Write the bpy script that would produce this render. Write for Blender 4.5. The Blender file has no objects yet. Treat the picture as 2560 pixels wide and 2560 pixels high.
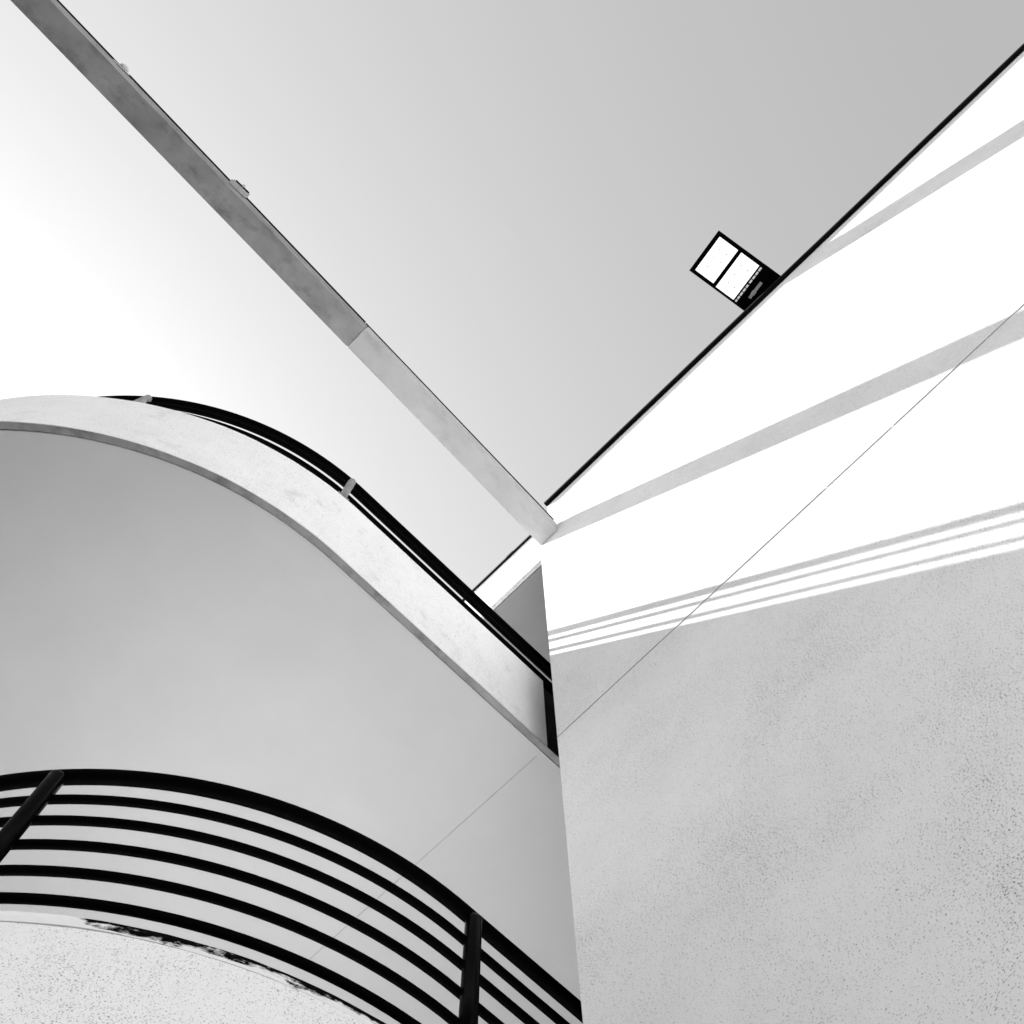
import bpy, bmesh, math, random
from mathutils import Vector, Matrix
random.seed(7)
C = bpy.context.scene.collection
SC = bpy.context.scene
EYE = 1.55                      # eye height above the ground; plans below are given relative to the eye

# ------------------------------------------------------------------ camera, sky, sun, exposure
cam_data = bpy.data.cameras.new("camera")
cam_data.sensor_width = 36.0
cam_data.lens = 36.098
cam_data.clip_start = 0.05
cam_data.clip_end = 2000.0
cam = bpy.data.objects.new("camera", cam_data)
C.objects.link(cam)
M = Matrix(((0.7077, 0.6813, 0.1868), (0.7065, -0.6824, -0.1877), (-0.0004, 0.2648, -0.9643)))
cam.matrix_world = Matrix.Translation((0, 0, EYE)) @ M.to_4x4()
SC.camera = cam

SUN = Vector((-0.628, -0.180, 0.757)).normalized()
SUN_EL = math.asin(SUN.z)
SUN_ROT = math.atan2(SUN.x, SUN.y)
world = bpy.data.worlds.new("World")
SC.world = world
world.use_nodes = True
wn = world.node_tree
wn.nodes.clear()
sky = wn.nodes.new("ShaderNodeTexSky")
sky.sky_type = 'NISHITA'
sky.sun_disc = False
sky.sun_elevation = SUN_EL
sky.sun_rotation = SUN_ROT
sky.air_density = 1.4
sky.dust_density = 0.4
sky.ozone_density = 1.0
bw = wn.nodes.new("ShaderNodeRGBToBW")          # the photograph is black and white
bg = wn.nodes.new("ShaderNodeBackground")
bg.inputs['Strength'].default_value = 0.0795
wo = wn.nodes.new("ShaderNodeOutputWorld")
wn.links.new(sky.outputs['Color'], bw.inputs['Color'])
wn.links.new(bw.outputs['Val'], bg.inputs['Color'])
wn.links.new(bg.outputs['Background'], wo.inputs['Surface'])

sl = bpy.data.lights.new("sun", 'SUN')
sl.energy = 5.0
sl.angle = math.radians(0.5)
sl.color = (1.0, 1.0, 1.0)
sun = bpy.data.objects.new("sun", sl)
C.objects.link(sun)
sun.rotation_euler = SUN.to_track_quat('Z', 'Y').to_euler()
sun.location = SUN * 30

SC.view_settings.view_transform = 'Standard'
SC.view_settings.look = 'None'
SC.view_settings.exposure = 2.0
SC.view_settings.gamma = 1.0
SC.view_settings.use_curve_mapping = False
SC.render.engine = 'CYCLES'
SC.cycles.max_bounces = 12
SC.cycles.diffuse_bounces = 8

# ------------------------------------------------------------------ materials
def new_mat(name):
    m = bpy.data.materials.new(name)
    m.use_nodes = True
    nt = m.node_tree
    b = nt.nodes['Principled BSDF']
    return m, nt, b

def grey(v):
    return (v, v, v, 1.0)

def noise(nt, vec, scale, detail=4.0, rough=0.55, stretch=None):
    n = nt.nodes.new("ShaderNodeTexNoise")
    n.inputs['Scale'].default_value = scale
    n.inputs['Detail'].default_value = detail
    n.inputs['Roughness'].default_value = rough
    if stretch:
        mp = nt.nodes.new("ShaderNodeMapping")
        mp.inputs['Scale'].default_value = stretch
        nt.links.new(vec, mp.inputs['Vector'])
        vec = mp.outputs['Vector']
    nt.links.new(vec, n.inputs['Vector'])
    return n.outputs['Fac']

def ramp(nt, fac, p0, p1, c0, c1):
    r = nt.nodes.new("ShaderNodeMapRange")
    r.inputs['From Min'].default_value = p0
    r.inputs['From Max'].default_value = p1
    r.inputs['To Min'].default_value = c0
    r.inputs['To Max'].default_value = c1
    nt.links.new(fac, r.inputs['Value'])
    return r.outputs['Result']

def math_node(nt, op, a, b):
    n = nt.nodes.new("ShaderNodeMath")
    n.operation = op
    for i, v in enumerate((a, b)):
        if isinstance(v, (int, float)):
            n.inputs[i].default_value = v
        else:
            nt.links.new(v, n.inputs[i])
    return n.outputs[0]

def to_color(nt, val, b):
    cc = nt.nodes.new("ShaderNodeCombineColor")
    for k in ('Red', 'Green', 'Blue'):
        nt.links.new(val, cc.inputs[k])
    nt.links.new(cc.outputs['Color'], b.inputs['Base Color'])

def stucco(name, base, pit=0.55, pit_scale=55.0, pit_lo=0.62, mottle=0.07, bump=0.25, stretch=(0.55, 0.55, 1.5), stains=0.0, grain=0.10):
    m, nt, b = new_mat(name)
    tc = nt.nodes.new("ShaderNodeTexCoord")
    v = tc.outputs['Object']
    clouds = noise(nt, v, 1.1, 5.0, 0.6, (1.0, 1.0, 1.0))
    streak = noise(nt, v, 4.6, 6.0, 0.7, (1.0, 1.0, 0.75))
    val = ramp(nt, clouds, 0.3, 0.7, base - mottle, base + mottle * 0.5)
    val = math_node(nt, 'ADD', val, ramp(nt, streak, 0.35, 0.68, -mottle * 0.5, mottle * 0.5))
    # little pits in the render coat, their shadow and dirt put into the colour, thicker in some patches
    pits = noise(nt, v, pit_scale, 2.0, 0.5, stretch)
    patch = noise(nt, v, 1.7, 3.0, 0.6)
    thr = ramp(nt, patch, 0.32, 0.68, pit_lo + 0.05, pit_lo - 0.02)
    mid = noise(nt, v, pit_scale * 0.11, 4.0, 0.7)                    # ragged clusters inside the patches
    thr = math_node(nt, 'ADD', thr, ramp(nt, mid, 0.3, 0.7, 0.03, -0.03))
    d = math_node(nt, 'SUBTRACT', pits, thr)
    mask = ramp(nt, d, 0.0, 0.05, 0.0, pit)
    big = noise(nt, v, pit_scale * 0.37, 4.0, 0.6, stretch)          # fewer, larger and more ragged hollows
    mask = math_node(nt, 'MAXIMUM', mask, ramp(nt, math_node(nt, 'SUBTRACT', big, math_node(nt, 'ADD', thr, 0.045)), 0.0, 0.06, 0.0, pit * 0.8))
    val = math_node(nt, 'MULTIPLY', val, math_node(nt, 'SUBTRACT', 1.0, mask))
    fine = noise(nt, v, pit_scale * 1.9, 3.0, 0.7)
    val = math_node(nt, 'MULTIPLY', val, ramp(nt, fine, 0.3, 0.7, 1.0 - grain, 1.0 + grain * 0.5))
    if stains:
        st = noise(nt, v, 5.0, 6.0, 0.7, (1.0, 1.0, 0.8))
        val = math_node(nt, 'MULTIPLY', val, ramp(nt, st, 0.56, 0.75, 1.0, 1.0 - stains))
    to_color(nt, val, b)
    b.inputs['Roughness'].default_value = 0.92
    b.inputs['Specular IOR Level'].default_value = 0.15
    bp = nt.nodes.new("ShaderNodeBump")
    bp.inputs['Strength'].default_value = bump
    bp.inputs['Distance'].default_value = 0.004
    h = math_node(nt, 'SUBTRACT', math_node(nt, 'MULTIPLY', fine, 0.4), mask)
    h = math_node(nt, 'ADD', h, math_node(nt, 'MULTIPLY', noise(nt, v, 9.0, 4.0, 0.6, (1.0, 1.0, 0.6)), 1.6))   # uneven trowelling
    nt.links.new(h, bp.inputs['Height'])
    nt.links.new(bp.outputs['Normal'], b.inputs['Normal'])
    return m

def plain(name, base, rough=0.6, metal=0.0, mottle=0.03, scale=8.0, spec=0.5, stretch=None, dark=None):
    m, nt, b = new_mat(name)
    tc = nt.nodes.new("ShaderNodeTexCoord")
    v = tc.outputs['Object']
    n = noise(nt, v, scale, 5.0, 0.6, stretch)
    val = ramp(nt, n, 0.3, 0.7, base - mottle, base + mottle)
    if dark:
        s = noise(nt, v, dark[0], 6.0, 0.7, dark[2])
        val = math_node(nt, 'MULTIPLY', val, ramp(nt, s, 0.5, 0.72, 1.0, 1.0 - dark[1]))
    to_color(nt, val, b)
    b.inputs['Roughness'].default_value = rough
    b.inputs['Metallic'].default_value = metal
    b.inputs['Specular IOR Level'].default_value = spec
    return m

def mould_band(name, base):
    """painted band whose upper edge is eaten by black mould; u = metres along the band, v = 0..1 up it"""
    m, nt, b = new_mat(name)
    uv = nt.nodes.new("ShaderNodeUVMap")
    uv.uv_map = "along"
    sep = nt.nodes.new("ShaderNodeSeparateXYZ")
    nt.links.new(uv.outputs['UV'], sep.inputs['Vector'])
    u, v = sep.outputs['X'], sep.outputs['Y']
    def nz(scale, stretch, detail=6.0):
        return noise(nt, uv.outputs['UV'], scale, detail, 0.65, stretch)
    edge = math_node(nt, 'MULTIPLY', nz(1.0, (3.2, 0.6, 1.0), 3.0), 1.0)
    rag = nz(1.0, (26.0, 2.2, 1.0))
    fibre = nz(1.0, (9.0, 9.0, 1.0))
    # the mould lives along one stretch of the band only
    inside = math_node(nt, 'MULTIPLY', ramp(nt, u, MOULD_U0, MOULD_U0 + 0.3, 0.0, 1.0), ramp(nt, u, MOULD_U1 - 0.04, MOULD_U1 + 0.01, 1.0, 0.0))
    depth = math_node(nt, 'ADD', ramp(nt, edge, 0.36, 0.62, 0.12, 1.0), ramp(nt, rag, 0.3, 0.7, -0.28, 0.34))
    depth = math_node(nt, 'ADD', depth, ramp(nt, u, 5.05, 5.45, 0.38, 0.0))
    depth = math_node(nt, 'MULTIPLY', depth, inside)
    d = math_node(nt, 'SUBTRACT', v, math_node(nt, 'SUBTRACT', 1.0, depth))
    d = math_node(nt, 'ADD', d, ramp(nt, fibre, 0.3, 0.7, -0.22, 0.24))
    mask = ramp(nt, d, 0.0, 0.30, 0.0, 0.997)
    n2 = noise(nt, uv.outputs['UV'], 14.0, 4.0, 0.6, (1.0, 6.0, 1.0))
    val = ramp(nt, n2, 0.3, 0.7, base - 0.06, base + 0.03)
    val = math_node(nt, 'MULTIPLY', val, math_node(nt, 'SUBTRACT', 1.0, mask))
    to_color(nt, val, b)
    b.inputs['Roughness'].default_value = 0.9
    b.inputs['Specular IOR Level'].default_value = 0.03
    return m

# arc positions (metres from the bay end of the lower balcony) between which mould grows
MOULD_U0, MOULD_U1 = 4.10, 6.03

MAT = {}
MAT['wall'] = stucco('wall_stucco', 0.82, pit=0.66, pit_scale=215.0, pit_lo=0.595, mottle=0.04, bump=0.8, grain=0.22, stretch=(0.7, 0.7, 1.3))
MAT['parapet'] = stucco('parapet_stucco', 0.93, pit=0.4, pit_scale=110.0, pit_lo=0.62, mottle=0.05, stains=0.24, bump=0.4, stretch=(1, 1, 1.6))
MAT['lower_parapet'] = stucco('lower_parapet_stucco', 0.93, pit=0.55, pit_scale=190.0, pit_lo=0.585, mottle=0.03, bump=0.4, grain=0.12, stretch=(1, 1, 1.6))
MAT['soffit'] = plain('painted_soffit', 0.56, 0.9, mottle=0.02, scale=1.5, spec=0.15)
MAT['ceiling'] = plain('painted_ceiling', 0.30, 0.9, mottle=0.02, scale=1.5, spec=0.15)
MAT['drip'] = plain('weathered_drip', 0.28, 0.8, mottle=0.05, scale=4.0, spec=0.2, dark=(7.0, 0.6, None))
MAT['floor'] = plain('balcony_floor', 0.84, 0.85, mottle=0.03, scale=3.0, spec=0.2)
MAT['beam'] = plain('painted_beam', 0.50, 0.85, mottle=0.05, scale=2.5, spec=0.2, dark=(3.0, 0.22, (2.0, 1.0, 1.0)))
MAT['shaded_beam'] = plain('beam_shade_tone', 0.31, 0.85, mottle=0.07, scale=3.0, spec=0.1, dark=(5.0, 0.45, (1.6, 0.8, 1.0)))  # far segment coloured darker for its missing bounce light, plus streaky mottling
MAT['metal_dark'] = plain('dark_flashing', 0.003, 0.6, mottle=0.001, spec=0.05)
MAT['black_paint'] = plain('black_paint', 0.002, 0.2, mottle=0.001, spec=0.04)
MAT['rail_paint'] = plain('black_rail_paint', 0.0008, 0.6, mottle=0.0003, spec=0.012)
MAT['galv'] = plain('pale_painted_steel', 0.27, 0.45, mottle=0.05, scale=20.0, spec=0.4)
MAT['pale_metal'] = plain('pale_metal', 0.6, 0.5, mottle=0.04, scale=20.0)
MAT['joint'] = plain('joint_sealant', 0.30, 0.9, mottle=0.05, scale=12.0, spec=0.1)
MAT['soft_joint'] = plain('soffit_joint', 0.42, 0.9, mottle=0.05, scale=12.0, spec=0.1)
MAT['bounce_ground'] = plain('bounce_ground', 0.12, 0.95, mottle=0.02, scale=0.4, spec=0.1)
MAT['bounce_paving'] = plain('bounce_paving', 0.55, 0.9, mottle=0.04, scale=1.5, spec=0.2)
MAT['bay_shade'] = plain('dark_bay_shade', 0.02, 0.9, mottle=0.008, scale=3.0, spec=0.1)  # near-black colour stands in for the shade inside the bay
MAT['asphalt'] = plain('asphalt', 0.008, 0.95, mottle=0.003, scale=3.0, spec=0.1)
MAT['band'] = mould_band('mould_stained_band', 0.86)

def lamp_mat():
    m, nt, b = new_mat('led_lens')
    tc = nt.nodes.new("ShaderNodeTexCoord")
    n = noise(nt, tc.outputs['Object'], 9.0, 3.0)
    val = ramp(nt, n, 0.3, 0.7, 0.78, 0.85)
    to_color(nt, val, b)
    b.inputs['Roughness'].default_value = 0.35
    b.inputs['Emission Color'].default_value = (1, 1, 1, 1)
    b.inputs['Emission Strength'].default_value = 0.24
    return m
MAT['lens'] = lamp_mat()

# ------------------------------------------------------------------ builders
def root(name, loc, label=None, cat=None, group=None):
    o = bpy.data.objects.new(name, None)
    o.empty_display_size = 0.2
    C.objects.link(o)
    o.location = (loc[0], loc[1], loc[2] + EYE)
    if label: o['label'] = label
    if cat: o['category'] = cat
    if group: o['group'] = group
    return o

def abs_loc(o):
    v = Vector((0, 0, 0))
    while o is not None:
        v = v + o.location
        o = o.parent
    return v

def link(name, bm, mat, parent=None, smooth=False, label=None):
    """bm is in eye-relative coordinates; the new object keeps its parent's base as origin"""
    off = abs_loc(parent) if parent else Vector((0, 0, 0))
    bmesh.ops.recalc_face_normals(bm, faces=bm.faces)
    for v in bm.verts:
        v.co = v.co + Vector((0, 0, EYE)) - off
    me = bpy.data.meshes.new(name)
    bm.to_mesh(me)
    bm.free()
    if smooth:
        for p in me.polygons:
            p.use_smooth = True
    me.materials.append(mat)
    o = bpy.data.objects.new(name, me)
    C.objects.link(o)
    if parent: o.parent = parent
    if label: o['label'] = label
    return o

def box(bm, x0, x1, y0, y1, z0, z1, fr=None):
    pts = [(x0, y0, z0), (x1, y0, z0), (x1, y1, z0), (x0, y1, z0), (x0, y0, z1), (x1, y0, z1), (x1, y1, z1), (x0, y1, z1)]
    vs = [bm.verts.new(fr(p) if fr else p) for p in pts]
    for f in ((0, 3, 2, 1), (4, 5, 6, 7), (0, 1, 5, 4), (1, 2, 6, 5), (2, 3, 7, 6), (3, 0, 4, 7)):
        bm.faces.new([vs[i] for i in f])
    return vs

def prism(bm, poly, fa, fb):
    """closed polygon extruded: fa / fb map a 2-D point to its two 3-D ends"""
    a = [bm.verts.new(fa(p)) for p in poly]
    b = [bm.verts.new(fb(p)) for p in poly]
    bm.faces.new(a)
    bm.faces.new(b[::-1])
    n = len(poly)
    for i in range(n):
        bm.faces.new((a[i], b[i], b[(i + 1) % n], a[(i + 1) % n]))

def bevel_all(bm, w, seg=2):
    bmesh.ops.bevel(bm, geom=list(bm.edges), offset=w, segments=seg, affect='EDGES', profile=0.5)

def tube(bm, a, b, r, n=20, round_top=False):
    a, b = Vector(a), Vector(b)
    d = (b - a).normalized()
    u = d.orthogonal().normalized()
    w = d.cross(u)
    rings = [(a, r), (b, r)]
    if round_top:
        rings = [(a, r), (b - d * r, r)]
        for k in range(1, 6):
            t = k / 6 * math.pi / 2
            rings.append((b - d * r + d * r * math.sin(t), r * math.cos(t)))
    vs = []
    for c, rr in rings:
        vs.append([bm.verts.new(c + (u * math.cos(2 * math.pi * i / n) + w * math.sin(2 * math.pi * i / n)) * rr) for i in range(n)])
    for k in range(len(vs) - 1):
        for i in range(n):
            bm.faces.new((vs[k][i], vs[k][(i + 1) % n], vs[k + 1][(i + 1) % n], vs[k + 1][i]))
    bm.faces.new(vs[0][::-1])
    bm.faces.new(vs[-1])

def plan_curve(cx, cy, r, back_x, y_end):
    """balcony edge in plan: straight out of the bay, a quarter round nose, a second quarter, straight back.
    returns [(x, y, nx, ny, arc length)]"""
    pts = []
    n = 24
    for i in range(n):
        pts.append((cx + r, y_end + (cy - y_end) * i / n, 1.0, 0.0))
    n = 60
    for i in range(n + 1):
        t = -math.pi / 2 * i / n
        pts.append((cx + r * math.cos(t), cy + r * math.sin(t), math.cos(t), math.sin(t)))
    a = cx - back_x
    for i in range(1, 31):
        t = -math.pi / 2 - math.pi / 2 * i / 30
        nx, ny = math.cos(t) / a, math.sin(t) / r
        l = math.hypot(nx, ny)
        pts.append((cx + a * math.cos(t), cy + r * math.sin(t), nx / l, ny / l))
    for i in range(1, 13):
        pts.append((back_x, cy + (y_end - cy) * i / 12, -1.0, 0.0))
    out = []
    s = 0.0
    for i, p in enumerate(pts):
        if i: s += math.hypot(p[0] - pts[i - 1][0], p[1] - pts[i - 1][1])
        out.append(p + (s,))
    return out

def sweep(bm, curve, section, uv=False, jitter=0.0, seed=1):
    rnd = random.Random(seed)
    zs = [q[1] for q in section]
    z0, z1 = min(zs), max(zs)
    lay = bm.loops.layers.uv.new("along") if uv else None
    rings = []
    ph = [rnd.uniform(0, 6.28) for _ in section]
    for x, y, nx, ny, s in curve:
        ring = []
        for k, (o, z) in enumerate(section):
            dz = jitter * (math.sin(s * 4.1 + ph[k]) * 0.5 + math.sin(s * 11.3 + ph[k] * 2) * 0.3 + rnd.uniform(-0.4, 0.4))
            ring.append(bm.verts.new((x + nx * (o + dz * 0.4), y + ny * (o + dz * 0.4), z + dz)))
        rings.append(ring)
    n = len(section)
    for i in range(len(rings) - 1):
        for k in range(n):
            f = bm.faces.new((rings[i][k], rings[i + 1][k], rings[i + 1][(k + 1) % n], rings[i][(k + 1) % n]))
            if uv:
                us = (curve[i][4], curve[i + 1][4], curve[i + 1][4], curve[i][4])
                vv = (section[k][1], section[k][1], section[(k + 1) % n][1], section[(k + 1) % n][1])
                for lp, uu, q in zip(f.loops, us, vv):
                    lp[lay].uv = (uu, (q - z0) / (z1 - z0))
    bm.faces.new(rings[0][::-1])
    bm.faces.new(rings[-1])

def circle_section(o, z, r, n=16):
    return [(o + r * math.cos(2 * math.pi * i / n), z + r * math.sin(2 * math.pi * i / n)) for i in range(n)]

def slab(bm, curve, inset, z0, z1):
    poly = [(x - nx * inset, y - ny * inset) for x, y, nx, ny, s in curve]
    prism(bm, poly, lambda p: (p[0], p[1], z0), lambda p: (p[0], p[1], z1))

# ------------------------------------------------------------------ ground
def ring(bm, r0, r1, z, n=64):
    a = [bm.verts.new((r0 * math.cos(2 * math.pi * i / n), r0 * math.sin(2 * math.pi * i / n), z)) for i in range(n)]
    b = [bm.verts.new((r1 * math.cos(2 * math.pi * i / n), r1 * math.sin(2 * math.pi * i / n), z)) for i in range(n)]
    for i in range(n):
        bm.faces.new((a[i], a[(i + 1) % n], b[(i + 1) % n], b[i]))
bm = bmesh.new()
ring(bm, 38.0, 600.0, -EYE - 0.004)  # unseen outer ground, made pale to bounce light onto the parapets
g = link('ground', bm, MAT['bounce_ground'])
g['kind'] = 'structure'
g['label'] = 'unseen outer ground, kept pale to bounce light onto the parapets'
bm = bmesh.new()
vs = [bm.verts.new((40 * math.cos(2 * math.pi * i / 64), 40 * math.sin(2 * math.pi * i / 64), -EYE)) for i in range(64)]
bm.faces.new(vs)
g = link('yard_paving', bm, MAT['asphalt'])
g['kind'] = 'structure'
g['label'] = 'dark asphalt yard the building stands on'

bm = bmesh.new()
box(bm, 1.0, 16.0, -1.9, 1.80, -EYE - 0.05, -EYE + 0.10)  # unseen pale strip added to bounce light onto wall and parapets
g = link('bounce_strip', bm, MAT['bounce_paving'])
g['kind'] = 'structure'
g['label'] = 'unseen pale strip added to bounce light onto the wall and parapets'

# ------------------------------------------------------------------ the white building: wall with an open bay
YW, YB = 1.83, 2.09              # front and back face of the wall
JX = -1.515                      # edge of the bay
ZL = 7.286                       # head of the bay
bld = root('building', (2.0, YW, -EYE), 'tall white stucco building wall crossed by slanting shadows, with an open bay beside the balconies', 'building')
def wall_outline(head, jamb, top):
    return [(jamb, -EYE), (9, -EYE), (9, 8.49 - top), (-1.40, 8.49 - top), (-1.40, 8.05 - top), (-9, 8.05 - top), (-9, -EYE), (-6.6, -EYE), (-6.6, head), (jamb, head)]
YS = YW + 0.032
bm = bmesh.new()
prism(bm, wall_outline(ZL, JX, 0), lambda p: (p[0], YW, p[1]), lambda p: (p[0], YS, p[1]))
link('wall', bm, MAT['wall'], bld)
bm = bmesh.new()
prism(bm, wall_outline(ZL + 0.13, JX + 0.012, 0.004), lambda p: (p[0], YS + 0.002, p[1]), lambda p: (p[0], YB, p[1]))
link('backing_wall', bm, MAT['bay_shade'], bld)
bm = bmesh.new()
box(bm, -1.40, 9.02, 1.795, 2.15, 8.493, 8.535)
link('coping', bm, MAT['metal_dark'], bld, label='dark metal coping along the taller right wall')
bm = bmesh.new()
box(bm, -9.02, -1.405, 1.814, 2.15, 8.053, 8.085)
box(bm, -1.87, -1.80, 1.811, 1.8135, 8.050, 8.088)
link('coping', bm, MAT['metal_dark'], bld, label='thin dark coping along the lower wall over the bay')
# sealed joint running along the wall, broken into unequal lengths
bm = bmesh.new()
x = JX + 0.004
rnd = random.Random(3)
while x < 8.5:
    l = rnd.uniform(0.25, 0.8)
    w = rnd.uniform(0.0018, 0.0034)
    z = 4.497 + (x + 1.515) * 0.047
    box_z = (z - w, z + w)
    prism(bm, [(x, box_z[0]), (x + l, box_z[0] + l * 0.047), (x + l, box_z[1] + l * 0.047), (x, box_z[1])],
          lambda p: (p[0], YW - 0.0025, p[1]), lambda p: (p[0], YW - 0.0003, p[1]))
    x += l + rnd.choice((0.0, 0.0, 0.004, 0.008))
link('joint', bm, MAT['joint'], bld)
# ceiling of the bay behind the wall, its walls and roof
bm = bmesh.new()
box(bm, -6.59, JX - 0.002, YW + 0.039, 6.4, ZL + 0.006, ZL + 0.125)
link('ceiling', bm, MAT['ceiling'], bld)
bm = bmesh.new()
box(bm, JX + 0.006, -1.05, YB + 0.002, 6.4, -EYE, ZL + 0.24)
box(bm, -6.9, -1.05, 6.42, 6.7, -EYE, ZL + 0.24)
box(bm, -6.9, -6.62, YB + 0.002, 6.4, -EYE, ZL + 0.24)
link('bay_wall', bm, MAT['bay_shade'], bld)
bm = bmesh.new()
box(bm, -9, 9, YB + 0.002, 9, ZL + 0.27, 7.95)
link('roof', bm, MAT['floor'], bld)

# ------------------------------------------------------------------ the upper balcony
def cut(curve, y0):
    out = [c for c in curve if not (c[2] > 0.99 and c[1] > y0)]
    c = curve[0]
    return [(c[0], y0, 1.0, 0.0, c[4] + (c[1] - y0))] + out
UP = plan_curve(-4.056, 0.51, 2.34, -4.65, 6.38)
ub = root('balcony', (-3.5, 1.0, 4.88), 'upper rounded balcony with pale stucco parapet and smooth grey underside', 'balcony')
bm = bmesh.new()
sweep(bm, cut(UP, 1.985), [(0, 4.88), (0, 5.690), (-0.010, 5.702), (-0.15, 5.702), (-0.15, 5.053), (-0.037, 5.053), (-0.037, 4.88)], jitter=0.0022, seed=4)
link('parapet', bm, MAT['parapet'], ub)
bm = bmesh.new()
sweep(bm, UP, [(-0.002, 4.872), (-0.002, 4.8775), (-0.036, 4.8775), (-0.036, 4.872)], jitter=0.0015, seed=5)
link('drip_edge', bm, MAT['drip'], ub)
bm = bmesh.new()
box(bm, -1.90, -1.745, 1.99, 6.38, 4.90, 5.695)
link('shade_panel', bm, MAT['bay_shade'], ub)  # dark panel added in place of the parapet's shaded end behind the wall
bm = bmesh.new()
slab(bm, UP, 0.046, 4.886, 5.05)
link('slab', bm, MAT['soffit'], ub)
bm = bmesh.new()
box(bm, -3.6, -1.80, 1.986, 1.991, 4.8835, 4.8856)
link('joint', bm, MAT['soft_joint'], ub)

# ------------------------------------------------------------------ the lower balcony
LO = plan_curve(-3.533, 1.508, 1.813, -5.80, 6.38)
lb = root('balcony', (-3.5, 2.4, 1.5), 'lower rounded balcony with speckled white parapet and black mould along its top band', 'balcony')
bm = bmesh.new()
sweep(bm, LO, [(-0.001, 1.55), (-0.001, 2.3185), (-0.15, 2.3185), (-0.15, 1.753), (-0.04, 1.753), (-0.04, 1.55)], jitter=0.0012, seed=6)
link('parapet', bm, MAT['lower_parapet'], lb)
bm = bmesh.new()
sweep(bm, LO, [(0, 2.321), (0.002, 2.345), (-0.002, 2.362), (-0.012, 2.37), (-0.15, 2.37), (-0.15, 2.321)], uv=True, jitter=0.0018, seed=8)
link('top_band', bm, MAT['band'], lb)
bm = bmesh.new()
slab(bm, LO, 0.042, 1.556, 1.75)
link('slab', bm, MAT['floor'], lb)

# ------------------------------------------------------------------ railings
def railing(name, label, curve, top_z, rail_zs, base_z, posts, post_r, post_mat, loc):
    t = root(name, loc, label, 'railing')
    bm = bmesh.new()
    sweep(bm, curve, circle_section(0, top_z, 0.0275, 20))
    link('top_rail', bm, MAT['rail_paint'], t, smooth=True)
    for z in rail_zs:
        bm = bmesh.new()
        sweep(bm, curve, circle_section(0, z, 0.0158, 14))
        link('rail', bm, MAT['rail_paint'], t, smooth=True)
    for (x, y, nx, ny) in posts:
        px, py = x + nx * 0.018, y + ny * 0.018
        bm = bmesh.new()
        tube(bm, (px, py, base_z + 0.012), (px, py, top_z - (0.012 if post_r > 0.03 else 0.002)), post_r, 24, round_top=True)
        p = link('post', bm, post_mat, t, smooth=True)
        p['label'] = ('black' if post_r > 0.03 else 'pale grey') + ' round post standing against the bars'
        bm = bmesh.new()
        def fr(q):
            return (px + nx * q[0] - ny * q[1], py + ny * q[0] + nx * q[1], q[2])
        box(bm, -0.05, 0.014, -0.04, 0.04, base_z + 0.001, base_z + 0.011, fr)
        link('base_plate', bm, post_mat, p)
    return t

def on_arc(cx, cy, r, deg):
    a = math.radians(deg)
    return (cx + r * math.cos(a), cy + r * math.sin(a), math.cos(a), math.sin(a))

UR = plan_curve(-3.718, 0.455, 1.968, -4.61, 6.38)
railing('railing', 'upper black tube railing on the upper balcony, seen nearly edge on', UR, 6.105, (5.99, 5.845, 5.75), 5.703,
        [on_arc(-3.718, 0.455, 1.968, -2.7), on_arc(-3.718, 0.455, 1.968, -40.9), on_arc(-3.718, 0.455, 1.968, -84)],
        0.0235, MAT['galv'], (-1.75, 0.36, 5.7))
LR = plan_curve(-3.533, 1.508, 1.783, -5.76, 6.38)
railing('railing', 'lower black tube railing with six curved bars on the lower balcony', LR, 3.106, (2.965, 2.842, 2.712, 2.582, 2.455), 2.371,
        [(-1.75, 1.548, 1.0, 0.0), on_arc(-3.533, 1.508, 1.783, -47.7), on_arc(-3.533, 1.508, 1.783, -93)],
        0.0305, MAT['black_paint'], (-1.75, 1.55, 2.37))

# ------------------------------------------------------------------ concrete beam from the wall out over the yard
bt = root('beam', (-1.40, 1.82, 7.59), 'long grey concrete beam running from the white wall across the open sky', 'beam')
def beam_x(side, y):            # the beam is not quite square to the wall
    return (-1.504, -1.324)[side] + (YW - y) * (0.0318, 0.0352)[side]
def beam_piece(bm, y0, y1, z0, z1, grow=0.0):
    poly = [(beam_x(0, y0) - grow, y0), (beam_x(1, y0) + grow, y0), (beam_x(1, y1) + grow, y1), (beam_x(0, y1) - grow, y1)]
    prism(bm, poly, lambda p: (p[0], p[1], z0), lambda p: (p[0], p[1], z1))
YJ = -0.268
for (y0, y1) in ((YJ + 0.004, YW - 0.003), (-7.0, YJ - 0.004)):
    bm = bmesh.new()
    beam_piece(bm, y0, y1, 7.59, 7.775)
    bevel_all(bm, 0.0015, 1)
    link('beam_segment', bm, MAT['beam'] if y1 > 0 else MAT['shaded_beam'], bt)
bm = bmesh.new()
beam_piece(bm, YJ - 0.0035, YJ + 0.0035, 7.597, 7.768, -0.006)
link('joint', bm, MAT['joint'], bt)
bm = bmesh.new()
beam_piece(bm, -7.0, -0.30, 7.776, 7.788, 0.010)
beam_piece(bm, -0.295, YW - 0.04, 7.776, 7.786, 0.007)
link('flashing', bm, MAT['metal_dark'], bt)

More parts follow.
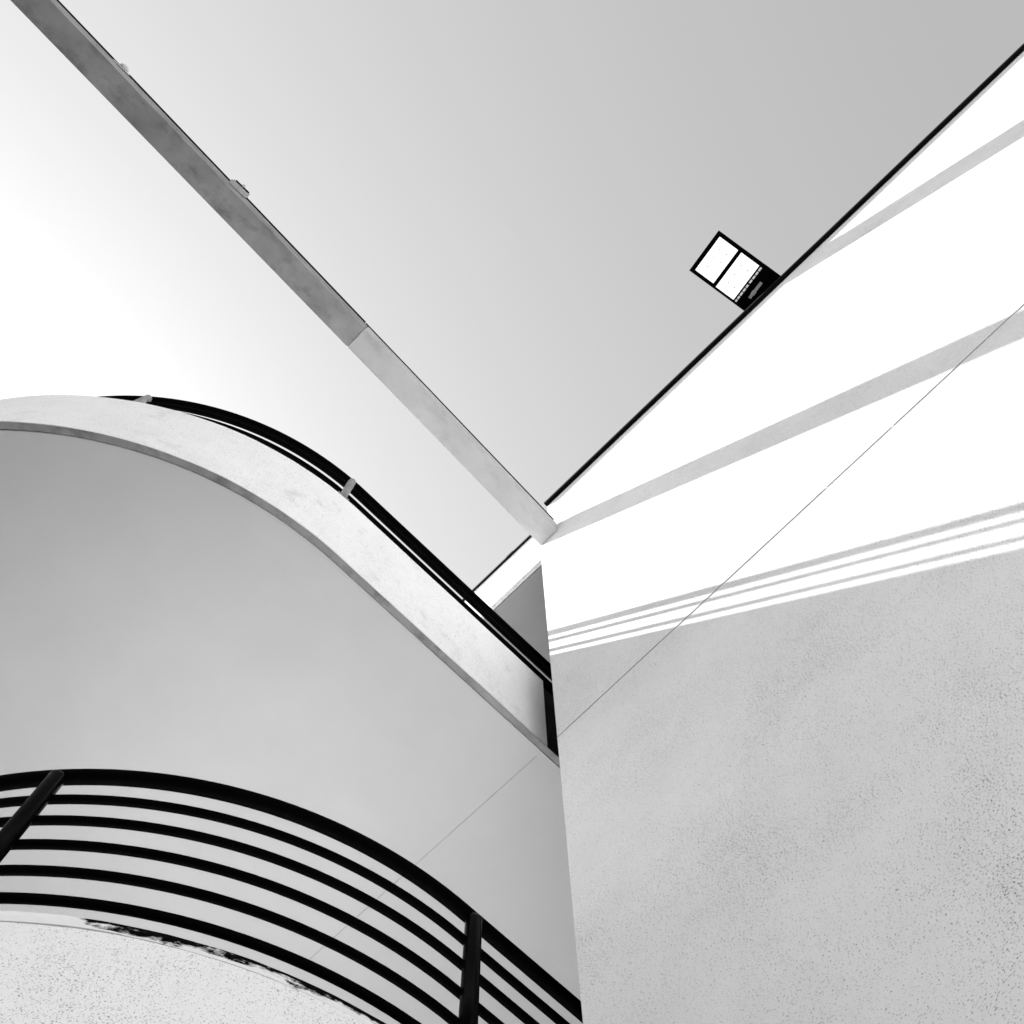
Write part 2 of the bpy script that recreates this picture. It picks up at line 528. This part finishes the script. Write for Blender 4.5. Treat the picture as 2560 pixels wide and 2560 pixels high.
# two little fixings on the beam's edge
def beam_edge(y):
    return beam_x(1, y)
y0, y1 = -1.665, -1.515
t = root('bracket', (beam_edge(-1.59) + 0.001, -1.59, 7.71), 'small pale channel bracket with a black rod, fixed to the side of the beam', 'bracket')
xe = beam_edge(-1.59) + 0.004
bm = bmesh.new()
box(bm, xe, xe + 0.004, y0, y1, 7.72, 7.79)
box(bm, xe + 0.0042, xe + 0.032, y0, y1, 7.785, 7.79)
box(bm, xe + 0.0042, xe + 0.032, y0, y1, 7.722, 7.727)
link('channel', bm, MAT['pale_metal'], t)
bm = bmesh.new()
tube(bm, (xe + 0.036, y0 + 0.015, 7.785), (xe + 0.036, y1 - 0.012, 7.785), 0.006, 12)
link('rod', bm, MAT['metal_dark'], t, smooth=True)
bm = bmesh.new()
bmesh.ops.create_uvsphere(bm, u_segments=14, v_segments=9, radius=0.014, matrix=Matrix.Translation((xe + 0.044, -1.585, 7.79)))
link('knob', bm, MAT['pale_metal'], t, smooth=True)

yk = -2.70
xe = beam_edge(yk) + 0.004
t = root('clip', (xe, yk, 7.72), 'small pale rounded clip on the beam edge, nearer the top left corner', 'clip')
bm = bmesh.new()
box(bm, xe, xe + 0.005, yk - 0.08, yk + 0.06, 7.75, 7.792)
link('plate', bm, MAT['pale_metal'], t)
bm = bmesh.new()
bmesh.ops.create_uvsphere(bm, u_segments=18, v_segments=12, radius=1.0,
                          matrix=Matrix.Translation((xe + 0.014, yk, 7.785)) @ Matrix.Diagonal((0.020, 0.036, 0.02, 1)))
link('cap', bm, MAT['pale_metal'], t, smooth=True)

# ------------------------------------------------------------------ floodlight reaching out over the wall top
A = Vector((1.2134, 1.2140, 8.820))
B = Vector((0.8271, 1.2982, 8.836))
D = Vector((1.3153, 1.8219, 8.700))
CC = Vector((0.9191, 1.8242, 8.724))
fl = root('floodlight', (1.15, 2.05, 8.54), 'black twin panel floodlight leaning out over the dark wall coping', 'floodlight')
eT = (D - A).normalized()
eS = (B - A)
eS = (eS - eT * eS.dot(eT)).normalized()
eN = eT.cross(eS)
if eN.z < 0: eN = -eN
K = (D - A).length / 919.0
W = 601.0
def fx(p):                       # local millimetre-like units: t away from the tip, s across, h up
    return A + eT * (p[0] * K) + eS * (p[1] * K * ((A - B).length / (601 * K))) + eN * p[2]
bm = bmesh.new()
box(bm, 0, 52, 0, W, 0, 0.075, fx)
box(bm, 336, 380, 52, W - 46, 0.0, 0.06, fx)
box(bm, 652, 672, 52, W - 30, 0.0, 0.06, fx)
box(bm, 52, 697, 0, 51.5, 0, 0.075, fx)
box(bm, 52, 697, W - 29, W, 0, 0.075, fx)
box(bm, 53, 671, 52.5, W - 29.5, 0.030, 0.078, fx)
for s in (110, 170, 230, 292, 304, 360, 420, 480, 530):
    box(bm, 672.5, 696.5, s, s + 9, 0.012, 0.06, fx)
box(bm, 53, 336, W - 46, W - 29.5, 0.0, 0.03, fx)
link('housing', bm, MAT['rail_paint'], fl)
for (t0, t1, s0, s1) in ((56, 332, 54, W - 48), (382, 650, 54, W - 31)):
    bm = bmesh.new()
    box(bm, t0, t1, s0, s1, 0.010, 0.026, fx)
    p = link('led_panel', bm, MAT['lens'], fl)
    for i in range(2):
        for j in range(3):
            bm = bmesh.new()
            tt = t0 + (t1 - t0) * (0.34 + 0.36 * i)
            ss = s0 + (s1 - s0) * (0.25 + 0.25 * j)
            tube(bm, fx((tt, ss, 0.0072)), fx((tt, ss, 0.0098)), 0.006, 10)
            link('led', bm, MAT['joint'], p)
bm = bmesh.new()
poly = [(697.5, 0), (930, 0), (1010, 90), (1010, 520), (900, W), (697.5, W)]
prism(bm, poly, lambda q: fx((q[0], q[1], -0.012)), lambda q: fx((q[0], q[1], 0.10)))
db = link('driver_box', bm, MAT['rail_paint'], fl)
bm = bmesh.new()
box(bm, 775, 812, 200, 440, -0.0145, -0.0125, fx)
box(bm, 768, 819, 330, 385, -0.0150, -0.0146, fx)
link('rating_plate', bm, MAT['galv'], db)
bm = bmesh.new()
pa = fx((1000, 300, 0.04))
pb = Vector((1.12, 2.30, 8.66))
tube(bm, pa, pb, 0.03, 16)
tube(bm, (1.12, 2.30, 7.96), (1.12, 2.30, 8.70), 0.034, 16)
link('arm', bm, MAT['rail_paint'], fl, smooth=False)
